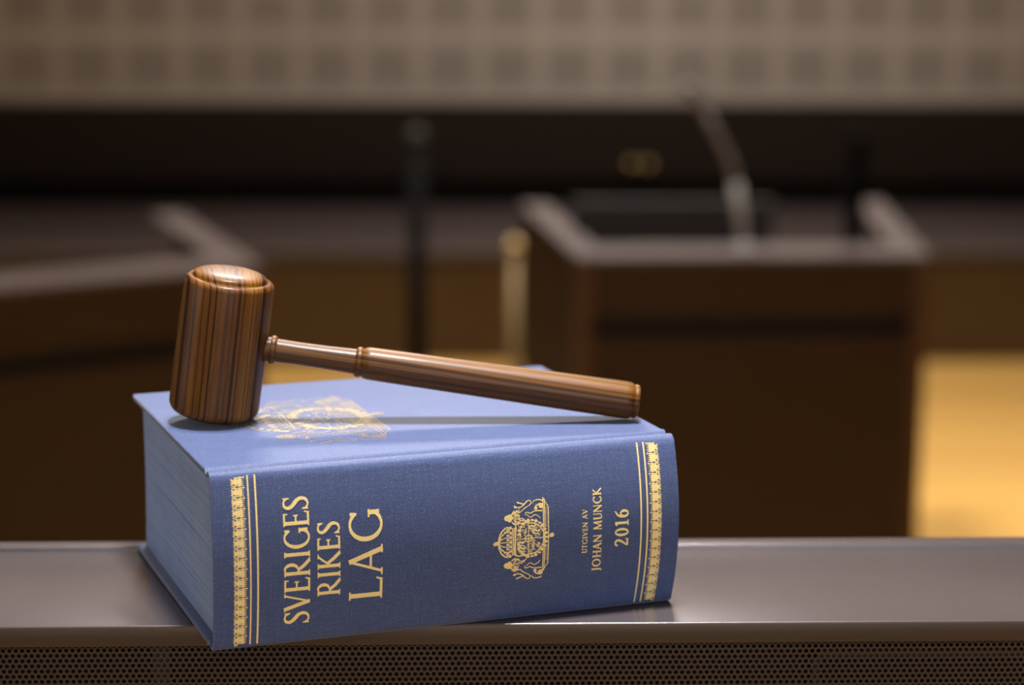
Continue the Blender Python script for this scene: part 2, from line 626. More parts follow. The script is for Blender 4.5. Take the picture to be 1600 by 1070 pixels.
# ------------------------------------------------------------------ the law book
L, W, T = 0.2450, 0.1907, 0.0901
B_ORI = Vector((-0.10792, -0.04258, 0.0002))
B_YAW = 0.32135
book = thing('law_book', B_ORI, 'thick blue cloth law book with gold spine lettering, lying flat on the bench ledge', 'book', B_YAW)


def bulge(u, z):
    s = 0.0045 + 0.0045 * min(max(u / L, 0), 1)
    t = (z - T / 2) / (T / 2)
    return s * (1 - t * t)


def spine_pt(u, z, off=0.0):
    """point on the outside of the rounded spine, off metres proud of it"""
    return Vector((u, -bulge(u, z) - off, z))


BT = 0.0036  # board thickness


def board_bm(z0):
    b = box_bm(0, L, 0.0105, W, z0, z0 + BT, 0.0009, 3)
    uvl = b.loops.layers.uv.new('UVMap')
    for f in b.faces:
        n = f.normal
        for lp in f.loops:
            c = lp.vert.co
            if abs(n.z) > 0.6:
                lp[uvl].uv = (c.x, c.y + 0.2)
            elif abs(n.y) > 0.6:
                lp[uvl].uv = (c.x, c.z + 0.2 + W)
            else:
                lp[uvl].uv = (c.z, c.y + 0.2)
    return b


o = obj('front_cover', board_bm(T - BT), MAT_CLOTH, book)
smooth_angle(o)
o = obj('back_cover', board_bm(0.0), MAT_CLOTH, book)
smooth_angle(o)


def spine_bm():
    """cloth strip: joint groove, shoulder, rounded back, shoulder, joint groove"""
    b = bmesh.new()
    nu = 24

    def profile(u):
        top = [(0.0135, T + 0.00012), (0.0108, T + 0.00002), (0.0098, T - 0.0010), (0.0086, T - 0.0021), (0.0074, T - 0.0021),
               (0.0060, T - 0.0010), (0.0046, T - 0.00015), (0.0030, T + 0.00005), (0.0014, T - 0.0003), (0.0004, T - 0.0011)]
        arc = []
        n = 30
        for i in range(n + 1):
            z = T - 0.0020 - (T - 0.0040) * i / n
            arc.append((-bulge(u, z), z))
        bot = [(y, T - z) for y, z in reversed(top)]
        return top + arc + bot
    th = 0.0016
    grid, gin, ss = [], [], []
    for i in range(nu + 1):
        u = L * i / nu
        pr = profile(u)
        grid.append([b.verts.new((u, y, z)) for y, z in pr])
        inn = []
        for k, (y, z) in enumerate(pr):
            a = pr[max(k - 1, 0)]
            c = pr[min(k + 1, len(pr) - 1)]
            t = Vector((c[0] - a[0], c[1] - a[1])).normalized()
            inn.append(b.verts.new((u, y - t.y * th, z + t.x * th)))
        gin.append(inn)
        acc = [0.0]
        for k in range(1, len(pr)):
            acc.append(acc[-1] + math.hypot(pr[k][0] - pr[k - 1][0], pr[k][1] - pr[k - 1][1]))
        ss.append(acc)
    uvl = b.loops.layers.uv.new('UVMap')
    m_ = len(grid[0])

    def quad(vs, uvs):
        f = b.faces.new(vs)
        for lp, uv in zip(f.loops, uvs):
            lp[uvl].uv = uv
    for i in range(nu):
        for k in range(m_ - 1):
            uvs = [(L * a / nu, ss[a][c]) for a, c in ((i, k), (i + 1, k), (i + 1, k + 1), (i, k + 1))]
            quad((grid[i][k], grid[i + 1][k], grid[i + 1][k + 1], grid[i][k + 1]), uvs)
            quad((gin[i][k + 1], gin[i + 1][k + 1], gin[i + 1][k], gin[i][k]), uvs)
    for i, fl in ((0, 1), (nu, -1)):
        for k in range(m_ - 1):
            vs = [grid[i][k], grid[i][k + 1], gin[i][k + 1], gin[i][k]]
            quad(vs if fl > 0 else vs[::-1], [(0.001, ss[i][k]), (0.001, ss[i][k + 1]), (0.002, ss[i][k + 1]), (0.002, ss[i][k])])
    for k in (0, m_ - 1):
        for i in range(nu):
            quad((grid[i][k], gin[i][k], gin[i + 1][k], grid[i + 1][k]), [(L * i / nu, 0), (L * i / nu, .001), (L * (i + 1) / nu, .001), (L * (i + 1) / nu, 0)])
    bmesh.ops.recalc_face_normals(b, faces=b.faces)
    return b


o = obj('spine', spine_bm(), MAT_CLOTH, book)
smooth_angle(o, 50)


def block_bm():
    b = bmesh.new()
    INS = 0.0042
    zs = [BT + 0.0002 + (T - 2 * BT - 0.0004) * i / 24 for i in range(25)]
    u0, u1 = INS, L - INS
    A, B = [], []
    for u, lst in ((u0, A), (u1, B)):
        front = [(u, -bulge(u, z) + 0.0022, z) for z in zs]
        back = [(u + (0.0007 if u < 0.1 else -0.0007) * 0, W - 0.0052 - 0.0035 * (1 - ((z - T / 2) / (T / 2)) ** 2), z) for z in reversed(zs)]
        lst.extend(b.verts.new(p) for p in front + back)
    n = len(A)
    b.faces.new(A)
    b.faces.new(B[::-1])
    for i in range(n):
        j = (i + 1) % n
        b.faces.new((A[i], B[i], B[j], A[j]))
    bmesh.ops.recalc_face_normals(b, faces=b.faces)
    return b


obj('page_block', block_bm(), MAT_PAGES, book)


# ---- lettering and ornament: strokes laid as thin foil strips
class Strokes:
    def __init__(self):
        self.s = []

    def line(self, p, q, w, w2=None):
        self.s.append(([p, q], [w, w if w2 is None else w2]))

    def path(self, pts, ws):
        if not isinstance(ws, (list, tuple)):
            ws = [ws] * len(pts)
        self.s.append((list(pts), list(ws)))

    def curve(self, pts, ws, n=8):
        """smooth curve through the points (Catmull-Rom)"""
        if not isinstance(ws, (list, tuple)):
            ws = [ws] * len(pts)
        P = [pts[0]] + list(pts) + [pts[-1]]
        out, wo = [], []
        for i in range(1, len(P) - 2):
            p0, p1, p2, p3 = P[i - 1], P[i], P[i + 1], P[i + 2]
            for k in range(n):
                t = k / n
                out.append(tuple(0.5 * ((2 * p1[d]) + (-p0[d] + p2[d]) * t + (2 * p0[d] - 5 * p1[d] + 4 * p2[d] - p3[d]) * t * t + (-p0[d] + 3 * p1[d] - 3 * p2[d] + p3[d]) * t ** 3) for d in (0, 1)))
                wo.append(ws[i - 1] + (ws[i] - ws[i - 1]) * t)
        out.append(pts[-1])
        wo.append(ws[-1])
        self.s.append((out, wo))

    def arc(self, c, rx, ry, a0, a1, thick, thin, n=28):
        """elliptic bow, thick on its left and right, thin at top and bottom"""
        pts, ws = [], []
        for i in range(n + 1):
            a = math.radians(a0 + (a1 - a0) * i / n)
            pts.append((c[0] + rx * math.cos(a), c[1] + ry * math.sin(a)))
            ws.append(thin + (thick - thin) * abs(math.cos(a)) ** 1.5)
        self.s.append((pts, ws))

    def dot(self, c, r, n=10):
        self.arc(c, r / 2, r / 2, 0, 360, r, r, n)

    def ring(self, c, r, w, n=14):
        self.arc(c, r, r, 0, 360, w, w, n)

    def add(self, other, dx=0, dy=0, sx=1, sy=None, sw=None):
        sy = sx if sy is None else sy
        sw = abs(sx) if sw is None else sw
        for pts, ws in other.s:
            self.s.append(([(dx + x * sx, dy + y * sy) for x, y in pts], [q * sw for q in ws]))

    def mesh(self, name, to3d, parent, step=0.0011, mat=None):
        """to3d(x, y) -> point just proud of the cloth"""
        bm = bmesh.new()
        uvl = bm.loops.layers.uv.new('UVMap')
        for si, (pts, ws) in enumerate(self.s):
            lift = (si % 60) * 4e-7
            P, Wd = [pts[0]], [ws[0]]
            for (a, b_, wa, wb) in zip(pts, pts[1:], ws, ws[1:]):
                d = math.hypot(b_[0] - a[0], b_[1] - a[1])
                k = max(1, int(d / step))
                for i in range(1, k + 1):
                    P.append((a[0] + (b_[0] - a[0]) * i / k, a[1] + (b_[1] - a[1]) * i / k))
                    Wd.append(wa + (wb - wa) * i / k)
            prev = None
            closed = len(P) > 4 and math.hypot(P[0][0] - P[-1][0], P[0][1] - P[-1][1]) < 1e-7
            for i, (x, y) in enumerate(P):
                a, c = P[max(i - 1, 0)], P[min(i + 1, len(P) - 1)]
                if closed and i in (0, len(P) - 1):
                    a, c = P[-2], P[1]
                tx, ty = c[0] - a[0], c[1] - a[1]
                q = math.hypot(tx, ty) or 1
                nx, ny = -ty / q * Wd[i] / 2, tx / q * Wd[i] / 2
                uv = ((x + nx, y + ny), (x - nx, y - ny))
                cur = (bm.verts.new(to3d(*uv[0], lift)), bm.verts.new(to3d(*uv[1], lift)), uv)
                if prev:
                    f = bm.faces.new((prev[0], prev[1], cur[1], cur[0]))
                    for lp, t in zip(f.loops, (prev[2][0], prev[2][1], cur[2][1], cur[2][0])):
                        lp[uvl].uv = t
                prev = cur
        return obj(name, bm, mat or MAT_FOIL, parent)


def glyph(ch, tk, tn):
    """one roman capital in a cap-height box; returns strokes and advance width"""
    g = Strokes()
    sh = tn * 0.75  # serif height

    def serif(x, y, hw):
        yy = y + (sh / 2 if y < 0.5 else -sh / 2)
        g.line((x - hw, yy), (x + hw, yy), sh)

    def stem(x, w=tk, top=True, bot=True, hw=None):
        hw = w * 0.5 + 0.038 if hw is None else hw
        g.path([(x, 0), (x, 0.1), (x, 0.5), (x, 0.9), (x, 1)], [w * 1.12, w, w * 0.96, w, w * 1.12])
        if top:
            serif(x, 1, hw)
        if bot:
            serif(x, 0, hw)

    def tick(x, y0, y1, w=None):
        g.line((x, y0), (x, y1), w or tn * 1.0, (w or tn) * 0.55)
    h = tk / 2
    adv = 0.6
    if ch == 'I':
        stem(0.07 + h)
        adv = 0.14 + tk
    elif ch in 'EL':
        stem(0.06 + h)
        x = 0.06 + h
        g.line((x, tn * .6), (0.50, tn * .6), tn * 1.2)
        g.line((0.50 - tn * .3, 0), (0.545, 0.19), tn * 1.3, tn * .6)
        if ch == 'E':
            g.line((x, 1 - tn * .55), (0.46, 1 - tn * .55), tn * 1.1)
            tick(0.465, 1, 0.83)
            g.line((x, 0.52), (0.40, 0.52), tn)
            g.line((0.405, 0.43), (0.405, 0.61), tn * .8)
        adv = 0.56
    elif ch == 'V':
        g.line((0.06, 1), (0.345, 0.0), tk * 1.02)
        g.line((0.325, 0.02), (0.60, 1), tn * 1.1)
        serif(0.06, 1, 0.09)
        serif(0.60, 1, 0.08)
        adv = 0.66
    elif ch == 'A':
        g.line((0.06, 0), (0.335, 1.0), tn * 1.15)
        g.line((0.325, 1.02), (0.61, 0), tk * 1.02)
        g.line((0.17, 0.36), (0.50, 0.36), tn)
        serif(0.06, 0, 0.085)
        serif(0.61, 0, 0.10)
        adv = 0.69
    elif ch == 'R':
        stem(0.06 + h)
        x = 0.06 + h
        g.line((x, 1 - tn / 2), (0.28, 1 - tn / 2), tn)
        g.line((x, 0.46), (0.28, 0.46), tn)
        g.arc((0.27, 0.73), 0.19, 0.265 - tn * .1, -90, 90, tk * .95, tn)
        g.path([(0.25, 0.47), (0.42, 0.22), (0.62, 0.015)], [tk * .85, tk * .95, tk * .9])
        g.line((0.55, sh * .5), (0.69, sh * .5), sh)
        adv = 0.66
    elif ch == 'K':
        stem(0.06 + h)
        g.line((0.12, 0.42), (0.52, 0.99), tn * 1.15)
        g.path([(0.24, 0.56), (0.42, 0.27), (0.63, 0.015)], [tk * .9, tk, tk * .95])
        serif(0.52, 1, 0.09)
        g.line((0.56, sh * .5), (0.70, sh * .5), sh)
        adv = 0.67
    elif ch == 'G':
        g.arc((0.44, 0.5), 0.375 - h * .5, 0.50 - tn * .4, 40, 318, tk, tn * 1.1)
        g.line((0.715, 0.02 + 0.06), (0.715, 0.40), tk * .95)
        g.line((0.60, 0.40), (0.79, 0.40), sh)
        g.line((0.70, 0.97), (0.70, 0.76), tn * 1.4, tn * .6)
        adv = 0.80
    elif ch == 'C':
        g.arc((0.43, 0.5), 0.37 - h * .5, 0.50 - tn * .4, 42, 318, tk, tn * 1.1)
        g.line((0.675, 0.98), (0.675, 0.76), tn * 1.4, tn * .6)
        g.line((0.675, 0.24), (0.69, 0.10), tn * .6, tn)
        adv = 0.72
    elif ch in 'O0':
        rx = 0.38 if ch == 'O' else 0.245
        g.arc((rx + 0.05, 0.5), rx - h * .6, 0.50 - tn * .4, 0, 360, tk, tn * 1.1, 40)
        adv = rx * 2 + 0.10
    elif ch == 'S':
        pts = [(0.42, 0.80), (0.36, 0.925), (0.245, 0.965), (0.125, 0.915), (0.085, 0.78), (0.15, 0.645), (0.255, 0.54), (0.37, 0.42), (0.415, 0.26), (0.36, 0.10), (0.225, 0.033), (0.10, 0.085), (0.045, 0.22)]
        t = tk
        g.curve(pts, [tn * .7, tn, tn * 1.05, t * .75, t * .9, t, t * 1.08, t, t * .92, t * .75, tn * 1.05, tn, tn * .7])
        g.line((0.43, 0.75), (0.42, 0.98), tn * .7, tn * 1.1)
        g.line((0.04, 0.25), (0.045, 0.02), tn * .7, tn * 1.1)
        adv = 0.49
    elif ch == 'U':
        g.path([(0.06 + h, 1), (0.06 + h, 0.32)], [tk, tk])
        g.curve([(0.06 + h, 0.34), (0.06 + h + 0.02, 0.17), (0.19, 0.045), (0.33, 0.028), (0.46, 0.06), (0.555, 0.17), (0.575, 0.34)], [tk, tk, tk * .7, tn * 1.2, tn * 1.2, tn * 1.1, tn * 1.1])
        g.line((0.575, 0.33), (0.575, 1), tn * 1.1)
        serif(0.06 + h, 1, h + .055)
        serif(0.575, 1, 0.085)
        adv = 0.66
    elif ch == 'T':
        stem(0.28, top=False)
        g.line((0.02, 1 - tn * .55), (0.54, 1 - tn * .55), tn * 1.1)
        tick(0.03, 1, 0.82)
        tick(0.53, 1, 0.82)
        adv = 0.56
    elif ch == 'N':
        g.line((0.08, 0), (0.08, 1), tn * 1.1)
        g.line((0.08, 0.97), (0.62, 0.02), tk * 1.05)
        g.line((0.62, 0), (0.62, 1), tn * 1.1)
        serif(0.08, 0, 0.08)
        g.line((0.0, 1 - sh / 2), (0.1, 1 - sh / 2), sh)
        serif(0.62, 1, 0.08)
        adv = 0.70
    elif ch == 'M':
        g.line((0.07, 0), (0.11, 1), tn * 1.15)
        g.line((0.11, 0.99), (0.42, 0.03), tk)
        g.line((0.41, 0.03), (0.72, 0.99), tn * 1.2)
        g.line((0.72, 1), (0.77, 0), tk)
        serif(0.07, 0, 0.08)
        serif(0.77, 0, 0.11)
        adv = 0.87
    elif ch == 'H':
        stem(0.07 + h)
        stem(0.62)
        g.line((0.07 + h, 0.52), (0.62, 0.52), tn)
        adv = 0.72
    elif ch == 'J':
        g.path([(0.20, 1), (0.20, 0.15)], [tk, tk])
        g.curve([(0.20, 0.17), (0.19, 0.02), (0.12, -0.10), (0.02, -0.12)], [tk, tk * .95, tk * .7, tn])
        serif(0.20, 1, h + .06)
        adv = 0.33
    elif ch == '2':
        g.curve([(0.06, 0.76), (0.10, 0.90), (0.23, 0.965), (0.37, 0.90), (0.415, 0.75), (0.36, 0.56), (0.22, 0.33), (0.06, 0.09)], [tn * 1.2, tn * 1.3, tn * 1.3, tk * .8, tk, tk * .95, tk * .7, tn * 1.2])
        g.line((0.04, 0.065), (0.49, 0.065), 0.13)
        g.line((0.47, 0.06), (0.50, 0.22), tn, tn * .6)
        adv = 0.56
    elif ch == '1':
        stem(0.22, top=False, hw=h + .10)
        g.line((0.06, 0.86), (0.22, 0.985), tn * 1.2)
        adv = 0.46
    elif ch == '6':
        g.arc((0.28, 0.315), 0.235 - h * .6, 0.315 - tn * .4, 0, 360, tk, tn * 1.1, 36)
        g.curve([(0.085, 0.33), (0.11, 0.60), (0.22, 0.83), (0.46, 0.985)], [tk, tk * .95, tk * .7, tn * .8])
        adv = 0.57
    elif ch == ' ':
        adv = 0.34
    return g, adv


def text_strokes(txt, cap, length, tk, tn, gap=0.06):
    """text run of the given cap height fitted to a length (metres)"""
    out = Strokes()
    x = 0.0
    items = []
    for ch in txt:
        g, adv = glyph(ch, tk, tn)
        items.append((g, x))
        x += adv + gap
    total = x - gap
    sx = length / total
    for g, gx in items:
        for pts, ws in g.s:
            P = [((gx + px) * sx, py * cap) for px, py in pts]
            out.s.append((P, [q * (cap + sx) / 2 for q in ws]))
    return out


def on_spine(z0, ubase, off=0.00012):
    """x runs up the spine, y (letter tops) runs towards the head end"""
    def f(x, y, lift=0.0):
        return spine_pt(ubase - y, z0 + x, off + lift)
    return f


for name, txt, cap, z0, z1, ub, tk, tn, gp in (
        ('title_lettering', 'SVERIGES', 0.0130, 0.0107, 0.0758, 0.0481, 0.140, 0.066, 0.04),
        ('title_lettering', 'RIKES', 0.0115, 0.0240, 0.0622, 0.0634, 0.142, 0.070, 0.06),
        ('title_lettering', 'LAG', 0.0170, 0.0198, 0.0668, 0.0851, 0.126, 0.060, 0.07),
        ('editor_lettering', 'UTGIVEN AV', 0.0028, 0.0336, 0.0567, 0.1941, 0.17, 0.095, 0.10),
        ('editor_lettering', 'JOHAN MUNCK', 0.0046, 0.0231, 0.0670, 0.2019, 0.175, 0.09, 0.09),
        ('year_lettering', '2016', 0.0074, 0.0355, 0.0553, 0.2167, 0.175, 0.095, 0.09)):
    s = text_strokes(txt, cap, z1 - z0, tk, tn, gp)
    o = s.mesh(name, on_spine(z0, ub), book)


def crest_strokes(detail, seed=3):
    """heraldic crest, upright, 800 units wide; x right, y up"""
    g = Strokes()
    rnd = random.Random(seed)

    def P(cx, cy):
        return (540 - cy, 790 - cx)
    wf = 1.0 / detail
    fine = detail > 1.5
    if fine:
        def dot(c, r, n=12):
            for q in (1.0, 0.6, 0.25):
                Strokes.ring(g, c, r * q, 3.0, n)
        g.dot = dot
        # sketchy mantle lines fanning round the shield
        for k in range(44):
            a = rnd.uniform(0, 2 * math.pi)
            r0, r1 = rnd.uniform(120, 190), rnd.uniform(210, 300)
            w0 = rnd.uniform(-0.25, 0.25)
            pts = []
            for t in (0, 0.33, 0.66, 1):
                r = r0 + (r1 - r0) * t
                aa = a + w0 * t + 0.05 * math.sin(9 * t + k)
                pts.append(P(min(590 + r * math.cos(aa) * 0.75, 740), 540 + r * math.sin(aa)))
            g.curve(pts, 2.3, 4)
        for k in range(26):
            cy = 300 + 20 * k
            g.line(P(640, cy + 30), P(782, cy - 20), 2.2)
    # pendant and its stem
    g.dot(P(822, 525), 24)
    g.line(P(770, 540), P(822, 528), 16 * wf)
    # platform
    for a, b_ in (((733, 138), (733, 902)), ((748, 150), (748, 890)), ((786, 235), (786, 812))):
        g.line(P(*a), P(*b_), 8 * wf)
    g.line(P(728, 138), P(786, 235), 7 * wf)
    g.line(P(728, 902), P(786, 812), 7 * wf)
    for k in range(int(40 * detail)):
        cy = 240 + 570 * k / (40 * detail)
        if not 440 < cy < 620:
            g.line(P(752, cy), P(782, cy), 3.2 * wf)
    # shield
    g.curve([P(440, 385), P(560, 378), (540 - 400, 790 - 660), P(725, 470), P(742, 540), P(725, 610), P(660, 685), P(560, 705), P(440, 700), P(438, 540), P(440, 385)], 11 * wf, 7)
    g.line(P(575, 385), P(575, 700), 7 * wf)
    g.line(P(445, 540), P(735, 540), 7 * wf)
    # quarter charges: little crowns and lions
    for cx, cy in ((480, 440), (480, 500), (535, 470), (620, 590), (620, 640), (675, 610)):
        g.line(P(cx + 12, cy - 18), P(cx + 12, cy + 18), 9 * wf)
        for q in (-16, 0, 16):
            g.line(P(cx + 10, cy + q), P(cx - 12, cy + q * 1.25), 8 * wf, 4 * wf)
    for cx, cy in ((500, 590), (510, 650), (620, 430), (660, 480)):
        g.curve([P(cx + 40, cy - 25), P(cx + 10, cy - 10), P(cx - 20, cy - 20), P(cx - 35, cy + 5), P(cx - 5, cy + 15), P(cx + 40, cy + 25)], [10 * wf, 16 * wf, 12 * wf, 16 * wf, 10 * wf, 7 * wf], 5)
        g.curve([P(cx, cy + 20), P(cx - 15, cy + 40), P(cx + 15, cy + 45)], 6 * wf, 4)
    g.ring(P(575, 540), 34, 10 * wf)
    for k in range((80 if detail > 1.5 else int(190 * detail))):
        cx, cy = rnd.uniform(448, 700), rnd.uniform(392, 695)
        l = rnd.uniform(8, 24)
        a = rnd.choice((0, 0, 1.57, 0.8))
        g.line(P(cx, cy), P(cx + l * math.cos(a), cy + l * math.sin(a)), 5 * wf)
    # chain of the order around the shield
    for k in range(25):
        a = math.radians(-165 + 330 * k / 24)
        cx, cy = 590 + 172 * math.cos(a) * (1.0 if abs(a) < 1.9 else 0.75), 540 + 190 * math.sin(a) * 0.98
        if cx > 440:
            g.dot(P(cx, cy), 13 + 5 * (k % 2))
            g.dot(P(cx + 14, cy + 4), 9)
    # crown
    for cx in (402, 420, 442):
        g.curve([P(cx + 8, 418), P(cx, 480), P(cx - 2, 560), P(cx, 640), P(cx + 8, 702)], 6 * wf, 5)
    for k in range(14):
        cy = 428 + 265 * k / 13
        g.line(P(406, cy), P(438, cy), 7 * wf)
    for sgn in (1, -1):
        def Q(cx, dy):
            return P(cx, 562 + sgn * dy)
        g.curve([Q(400, 140), Q(345, 150), Q(295, 112), Q(268, 52), Q(262, 0)], [12 * wf, 13 * wf, 13 * wf, 12 * wf, 12 * wf], 7)
        g.curve([Q(400, 92), Q(340, 100), Q(290, 62), Q(264, 10)], 8 * wf, 7)
        g.curve([Q(400, 42), Q(340, 48), Q(290, 30), Q(262, 4)], 8 * wf, 7)
        for k in range(7):
            t = k / 6
            g.dot(Q(388 - 110 * t ** 1.5, 152 - 105 * t * t), 10)
        for dy in (25, 70, 118):
            g.path([Q(398, dy - 20), Q(362, dy), Q(398, dy + 20)], 7 * wf)
            g.dot(Q(356, dy), 13)
    g.path([P(398, 562), P(262, 562)], 8 * wf)
    g.dot(P(248, 565), 22)
    g.line(P(240, 566), P(205, 572), 12 * wf)
    g.line(P(224, 550), P(224, 590), 12 * wf)
    # supporters: crowned lions rearing on both sides
    for sgn in (1, -1):
        def Q(cx, cy):
            return P(cx, cy if sgn > 0 else 1122 - cy)
        g.dot(Q(378, 318), 36, 14)
        g.dot(Q(352, 318), 30, 12)
        g.path([Q(345, 300), Q(326, 324), Q(348, 338)], 12 * wf)
        for q in (-30, -8, 14, 34):
            g.line(Q(395, 318 + q), Q(368, 318 + q * 1.1), 9 * wf)
        g.curve([Q(400, 360), Q(430, 384), Q(470, 372), Q(500, 350), Q(540, 362)], [8 * wf, 10 * wf, 9 * wf, 9 * wf, 7 * wf], 6)
        g.curve([Q(400, 290), Q(424, 262), Q(445, 300), Q(440, 262), Q(490, 266), Q(530, 236), Q(588, 205)], [10 * wf, 16 * wf, 9 * wf, 9 * wf, 8 * wf, 8 * wf, 7 * wf], 6)
        g.curve([Q(440, 225), Q(432, 205), Q(470, 222), Q(520, 205), Q(560, 168), Q(590, 158), Q(606, 182), Q(588, 208)], [9 * wf, 11 * wf, 10 * wf, 9 * wf, 9 * wf, 8 * wf, 8 * wf, 7 * wf], 6)
        g.curve([Q(458, 168), Q(490, 178), Q(530, 190), Q(560, 172)], [12 * wf, 11 * wf, 8 * wf, 6 * wf], 6)
        g.curve([Q(545, 300), Q(552, 275), Q(600, 285), Q(640, 268), Q(722, 268)], [7 * wf, 8 * wf, 8 * wf, 9 * wf, 11 * wf], 6)
        g.curve([Q(560, 300), Q(600, 326), Q(640, 305), Q(680, 320), Q(700, 345)], [7 * wf] * 5, 6)
        g.curve([Q(620, 190), Q(640, 165), Q(690, 158), Q(730, 172)], [7 * wf, 8 * wf, 9 * wf, 12 * wf], 6)
        g.curve([Q(640, 248), Q(660, 215), Q(700, 200), Q(725, 205)], [9 * wf, 12 * wf, 14 * wf, 12 * wf], 6)
        g.dot(Q(712, 218), 28)
        g.dot(Q(655, 240), 18)
        g.curve([Q(470, 345), Q(500, 330), Q(530, 345), Q(560, 380)], [8 * wf] * 4, 5)
        for k in range(70 if detail < 1 else 40):
            cx, cy = rnd.uniform(410, 470), rnd.uniform(250, 380)
            g.line(Q(cx, cy), Q(cx + rnd.uniform(8, 22), cy + rnd.uniform(-14, 14)), 4.5 * wf)
        if detail > 1:
            for k in range(46):
                cx, cy = rnd.uniform(440, 715), rnd.uniform(180, 380)
                g.curve([Q(cx, cy), Q(cx + 12, cy + rnd.uniform(-14, 14)), Q(cx + 26, cy + rnd.uniform(-8, 8))], 4.5 * wf, 3)
    return g


cs = Strokes()
K = 0.0410 / 800
cs.add(crest_strokes(0.82), 0, 0, K)
# the crest stands with its crown towards the head end of the book
cs.mesh('crest_emblem', on_spine(0.0443, 0.1730, 0.00012), book, 0.0008)
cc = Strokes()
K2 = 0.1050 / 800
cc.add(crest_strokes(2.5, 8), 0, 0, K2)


def on_cover(x, y, lift=0.0):
    return Vector((0.1105 - y, 0.0960 + x, T + 0.00012 + lift))


cc.mesh('cover_emblem', on_cover, book, 0.003, MAT_DIMFOIL)


def vstrip(s, u, w, z0=0.0022, z1=T - 0.0022):
    s.line((z0, u), (z1, u), w)


def spine_plain(x, y, lift=0.0):
    return spine_pt(y, x, 0.00012 + lift)


for u, w in ((0.0184, 0.00072), (0.0220, 0.00085), (0.2238, 0.00085), (0.2273, 0.00085)):
    s = Strokes()
    vstrip(s, u, w)
    s.mesh('gold_rule', spine_plain, book)


def band(flip):
    """fringe of little fans and rings, a dense woven strip, a comb of ticks"""
    s = Strokes()
    rnd = random.Random(5)
    n = 17
    z0, z1 = 0.0026, T - 0.0026
    ph = (z1 - z0) / n
    for k in range(n):
        zc = z0 + ph * (k + 0.5)
        # fan of three petals
        for q in (-0.55, 0.0, 0.55):
            s.line((zc + q * 0.0006, 0.0030), (zc + q * 0.0024, 0.0014), 0.0005, 0.0008)
        s.line((zc - 0.0011, 0.0030), (zc + 0.0011, 0.0030), 0.0005)
        zr = z0 + ph * k
        s.ring((zr, 0.0024), 0.00062, 0.00042, 10)
        # dense strip
        s.line((zc - ph * .43, 0.0037), (zc + ph * .43, 0.0037), 0.0011 if flip else 0.0005)
        s.line((zc - ph * .32, 0.0046), (zc + ph * .30, 0.0046), 0.0007 if flip else 0.0005)
        s.line((zc - ph * .46, 0.0055), (zc + ph * .46, 0.0055), 0.0010 if flip else 0.0005)
        for q in range(5):
            s.line((zc + (q - 2) * ph * .19, 0.0032), (zc + (q - 2) * ph * .19, 0.0058), 0.00042)
        s.ring((zc, 0.0046), 0.0007, 0.0004, 8)
        # comb
        s.line((zc - ph * .40, 0.0064), (zc + ph * .28, 0.0064), 0.00050)
        for q in (-0.38, -0.2, 0.0, 0.2):
            s.line((zc + q * ph, 0.0058), (zc + q * ph, 0.0076), 0.00036)
        s.line((zc + ph * .40, 0.0055), (zc + ph * .40, 0.0079), 0.00052)
        s.line((zc + ph * .33, 0.0078), (zc + ph * .47, 0.0078), 0.0005)
        for q in range(4):
            s.line((zc + rnd.uniform(-.4, .4) * ph, rnd.uniform(.0034, .0060)), (zc + rnd.uniform(-.4, .4) * ph, rnd.uniform(.0034, .0060)), 0.0003)
    s.line((z0, 0.0034), (z1, 0.0034), 0.0003)
    s.line((z0, 0.0060), (z1, 0.0060), 0.0003)
    o2 = Strokes()
    if flip:
        o2.add(s, 0, 0.2365, 1, -0.96, 1)
    else:
        o2.add(s, 0, 0.0087, 1, 1, 1)
    return o2


band(False).mesh('gold_ornament_band', spine_plain, book)
band(True).mesh('gold_ornament_band', spine_plain, book)

# ------------------------------------------------------------------ the gavel
BETA, RHO = math.radians(8.37), math.radians(2.5)
HC = Vector((-0.1112, 0.069, 0.1328))
X = Vector((math.cos(BETA), 0, -math.sin(BETA)))
Z = Vector((math.sin(BETA), 0, math.cos(BETA)))
Y = Z.cross(X)
Z = (Z * math.cos(RHO) - Y * math.sin(RHO)).normalized()
Y = Z.cross(X)
ROT = Matrix((X, Y, Z)).transposed()
TOPZ = T + B_ORI.z
gavel = thing('gavel', (HC.x, HC.y, TOPZ), 'striped hardwood gavel resting on top of the blue book', 'gavel')


def round_shoulder(z, r, rad, n=6):
    return [(z - rad + rad * math.sin(a), r - rad + rad * math.cos(a)) for a in [math.pi / 2 * i / n for i in range(n + 1)]]


def dome(zedge, redge, ztop, n=10):
    return [(zedge + (ztop - zedge) * math.sin(math.pi / 2 * i / n) ** 0.9 if i else zedge, redge * math.cos(math.pi / 2 * i / n) if i < n else 0.0) for i in range(n + 1)]


R_H = 0.0237
upper = [(0.0, R_H)] + [(0.010, R_H + 0.0001), (0.02, R_H)] + round_shoulder(0.0352, R_H - 0.0002, 0.0030) + [(0.0353, 0.0202), (0.0349, 0.0198), (0.0353, 0.0194)] + dome(0.0362, 0.0192, 0.0400)
lower = [(-0.012, R_H + 0.0002), (-0.024, R_H + 0.0001)] + [(-z, r) for z, r in round_shoulder(0.0362, R_H + 0.0001, 0.0058, 8)] + [(-0.0364, 0.0170), (-0.0360, 0.0166), (-0.0364, 0.0162), (-0.0378, 0.0150), (-0.0384, 0.012), (-0.0387, 0.006), (-0.0388, 0.0)]
prof = list(reversed(upper)) + lower
low = min((HC + ROT @ Vector((r * math.cos(t / 20 * math.pi), r * math.sin(t / 20 * math.pi), z))).z for z, r in prof for t in range(40))
sh = (low - TOPZ) / Z.z     # lengthen the foot until it meets the cover
prof = [(z - sh if z < -0.03 else z, r) for z, r in prof]
LOC = Matrix.Translation(HC - gavel.location) @ ROT.to_4x4()
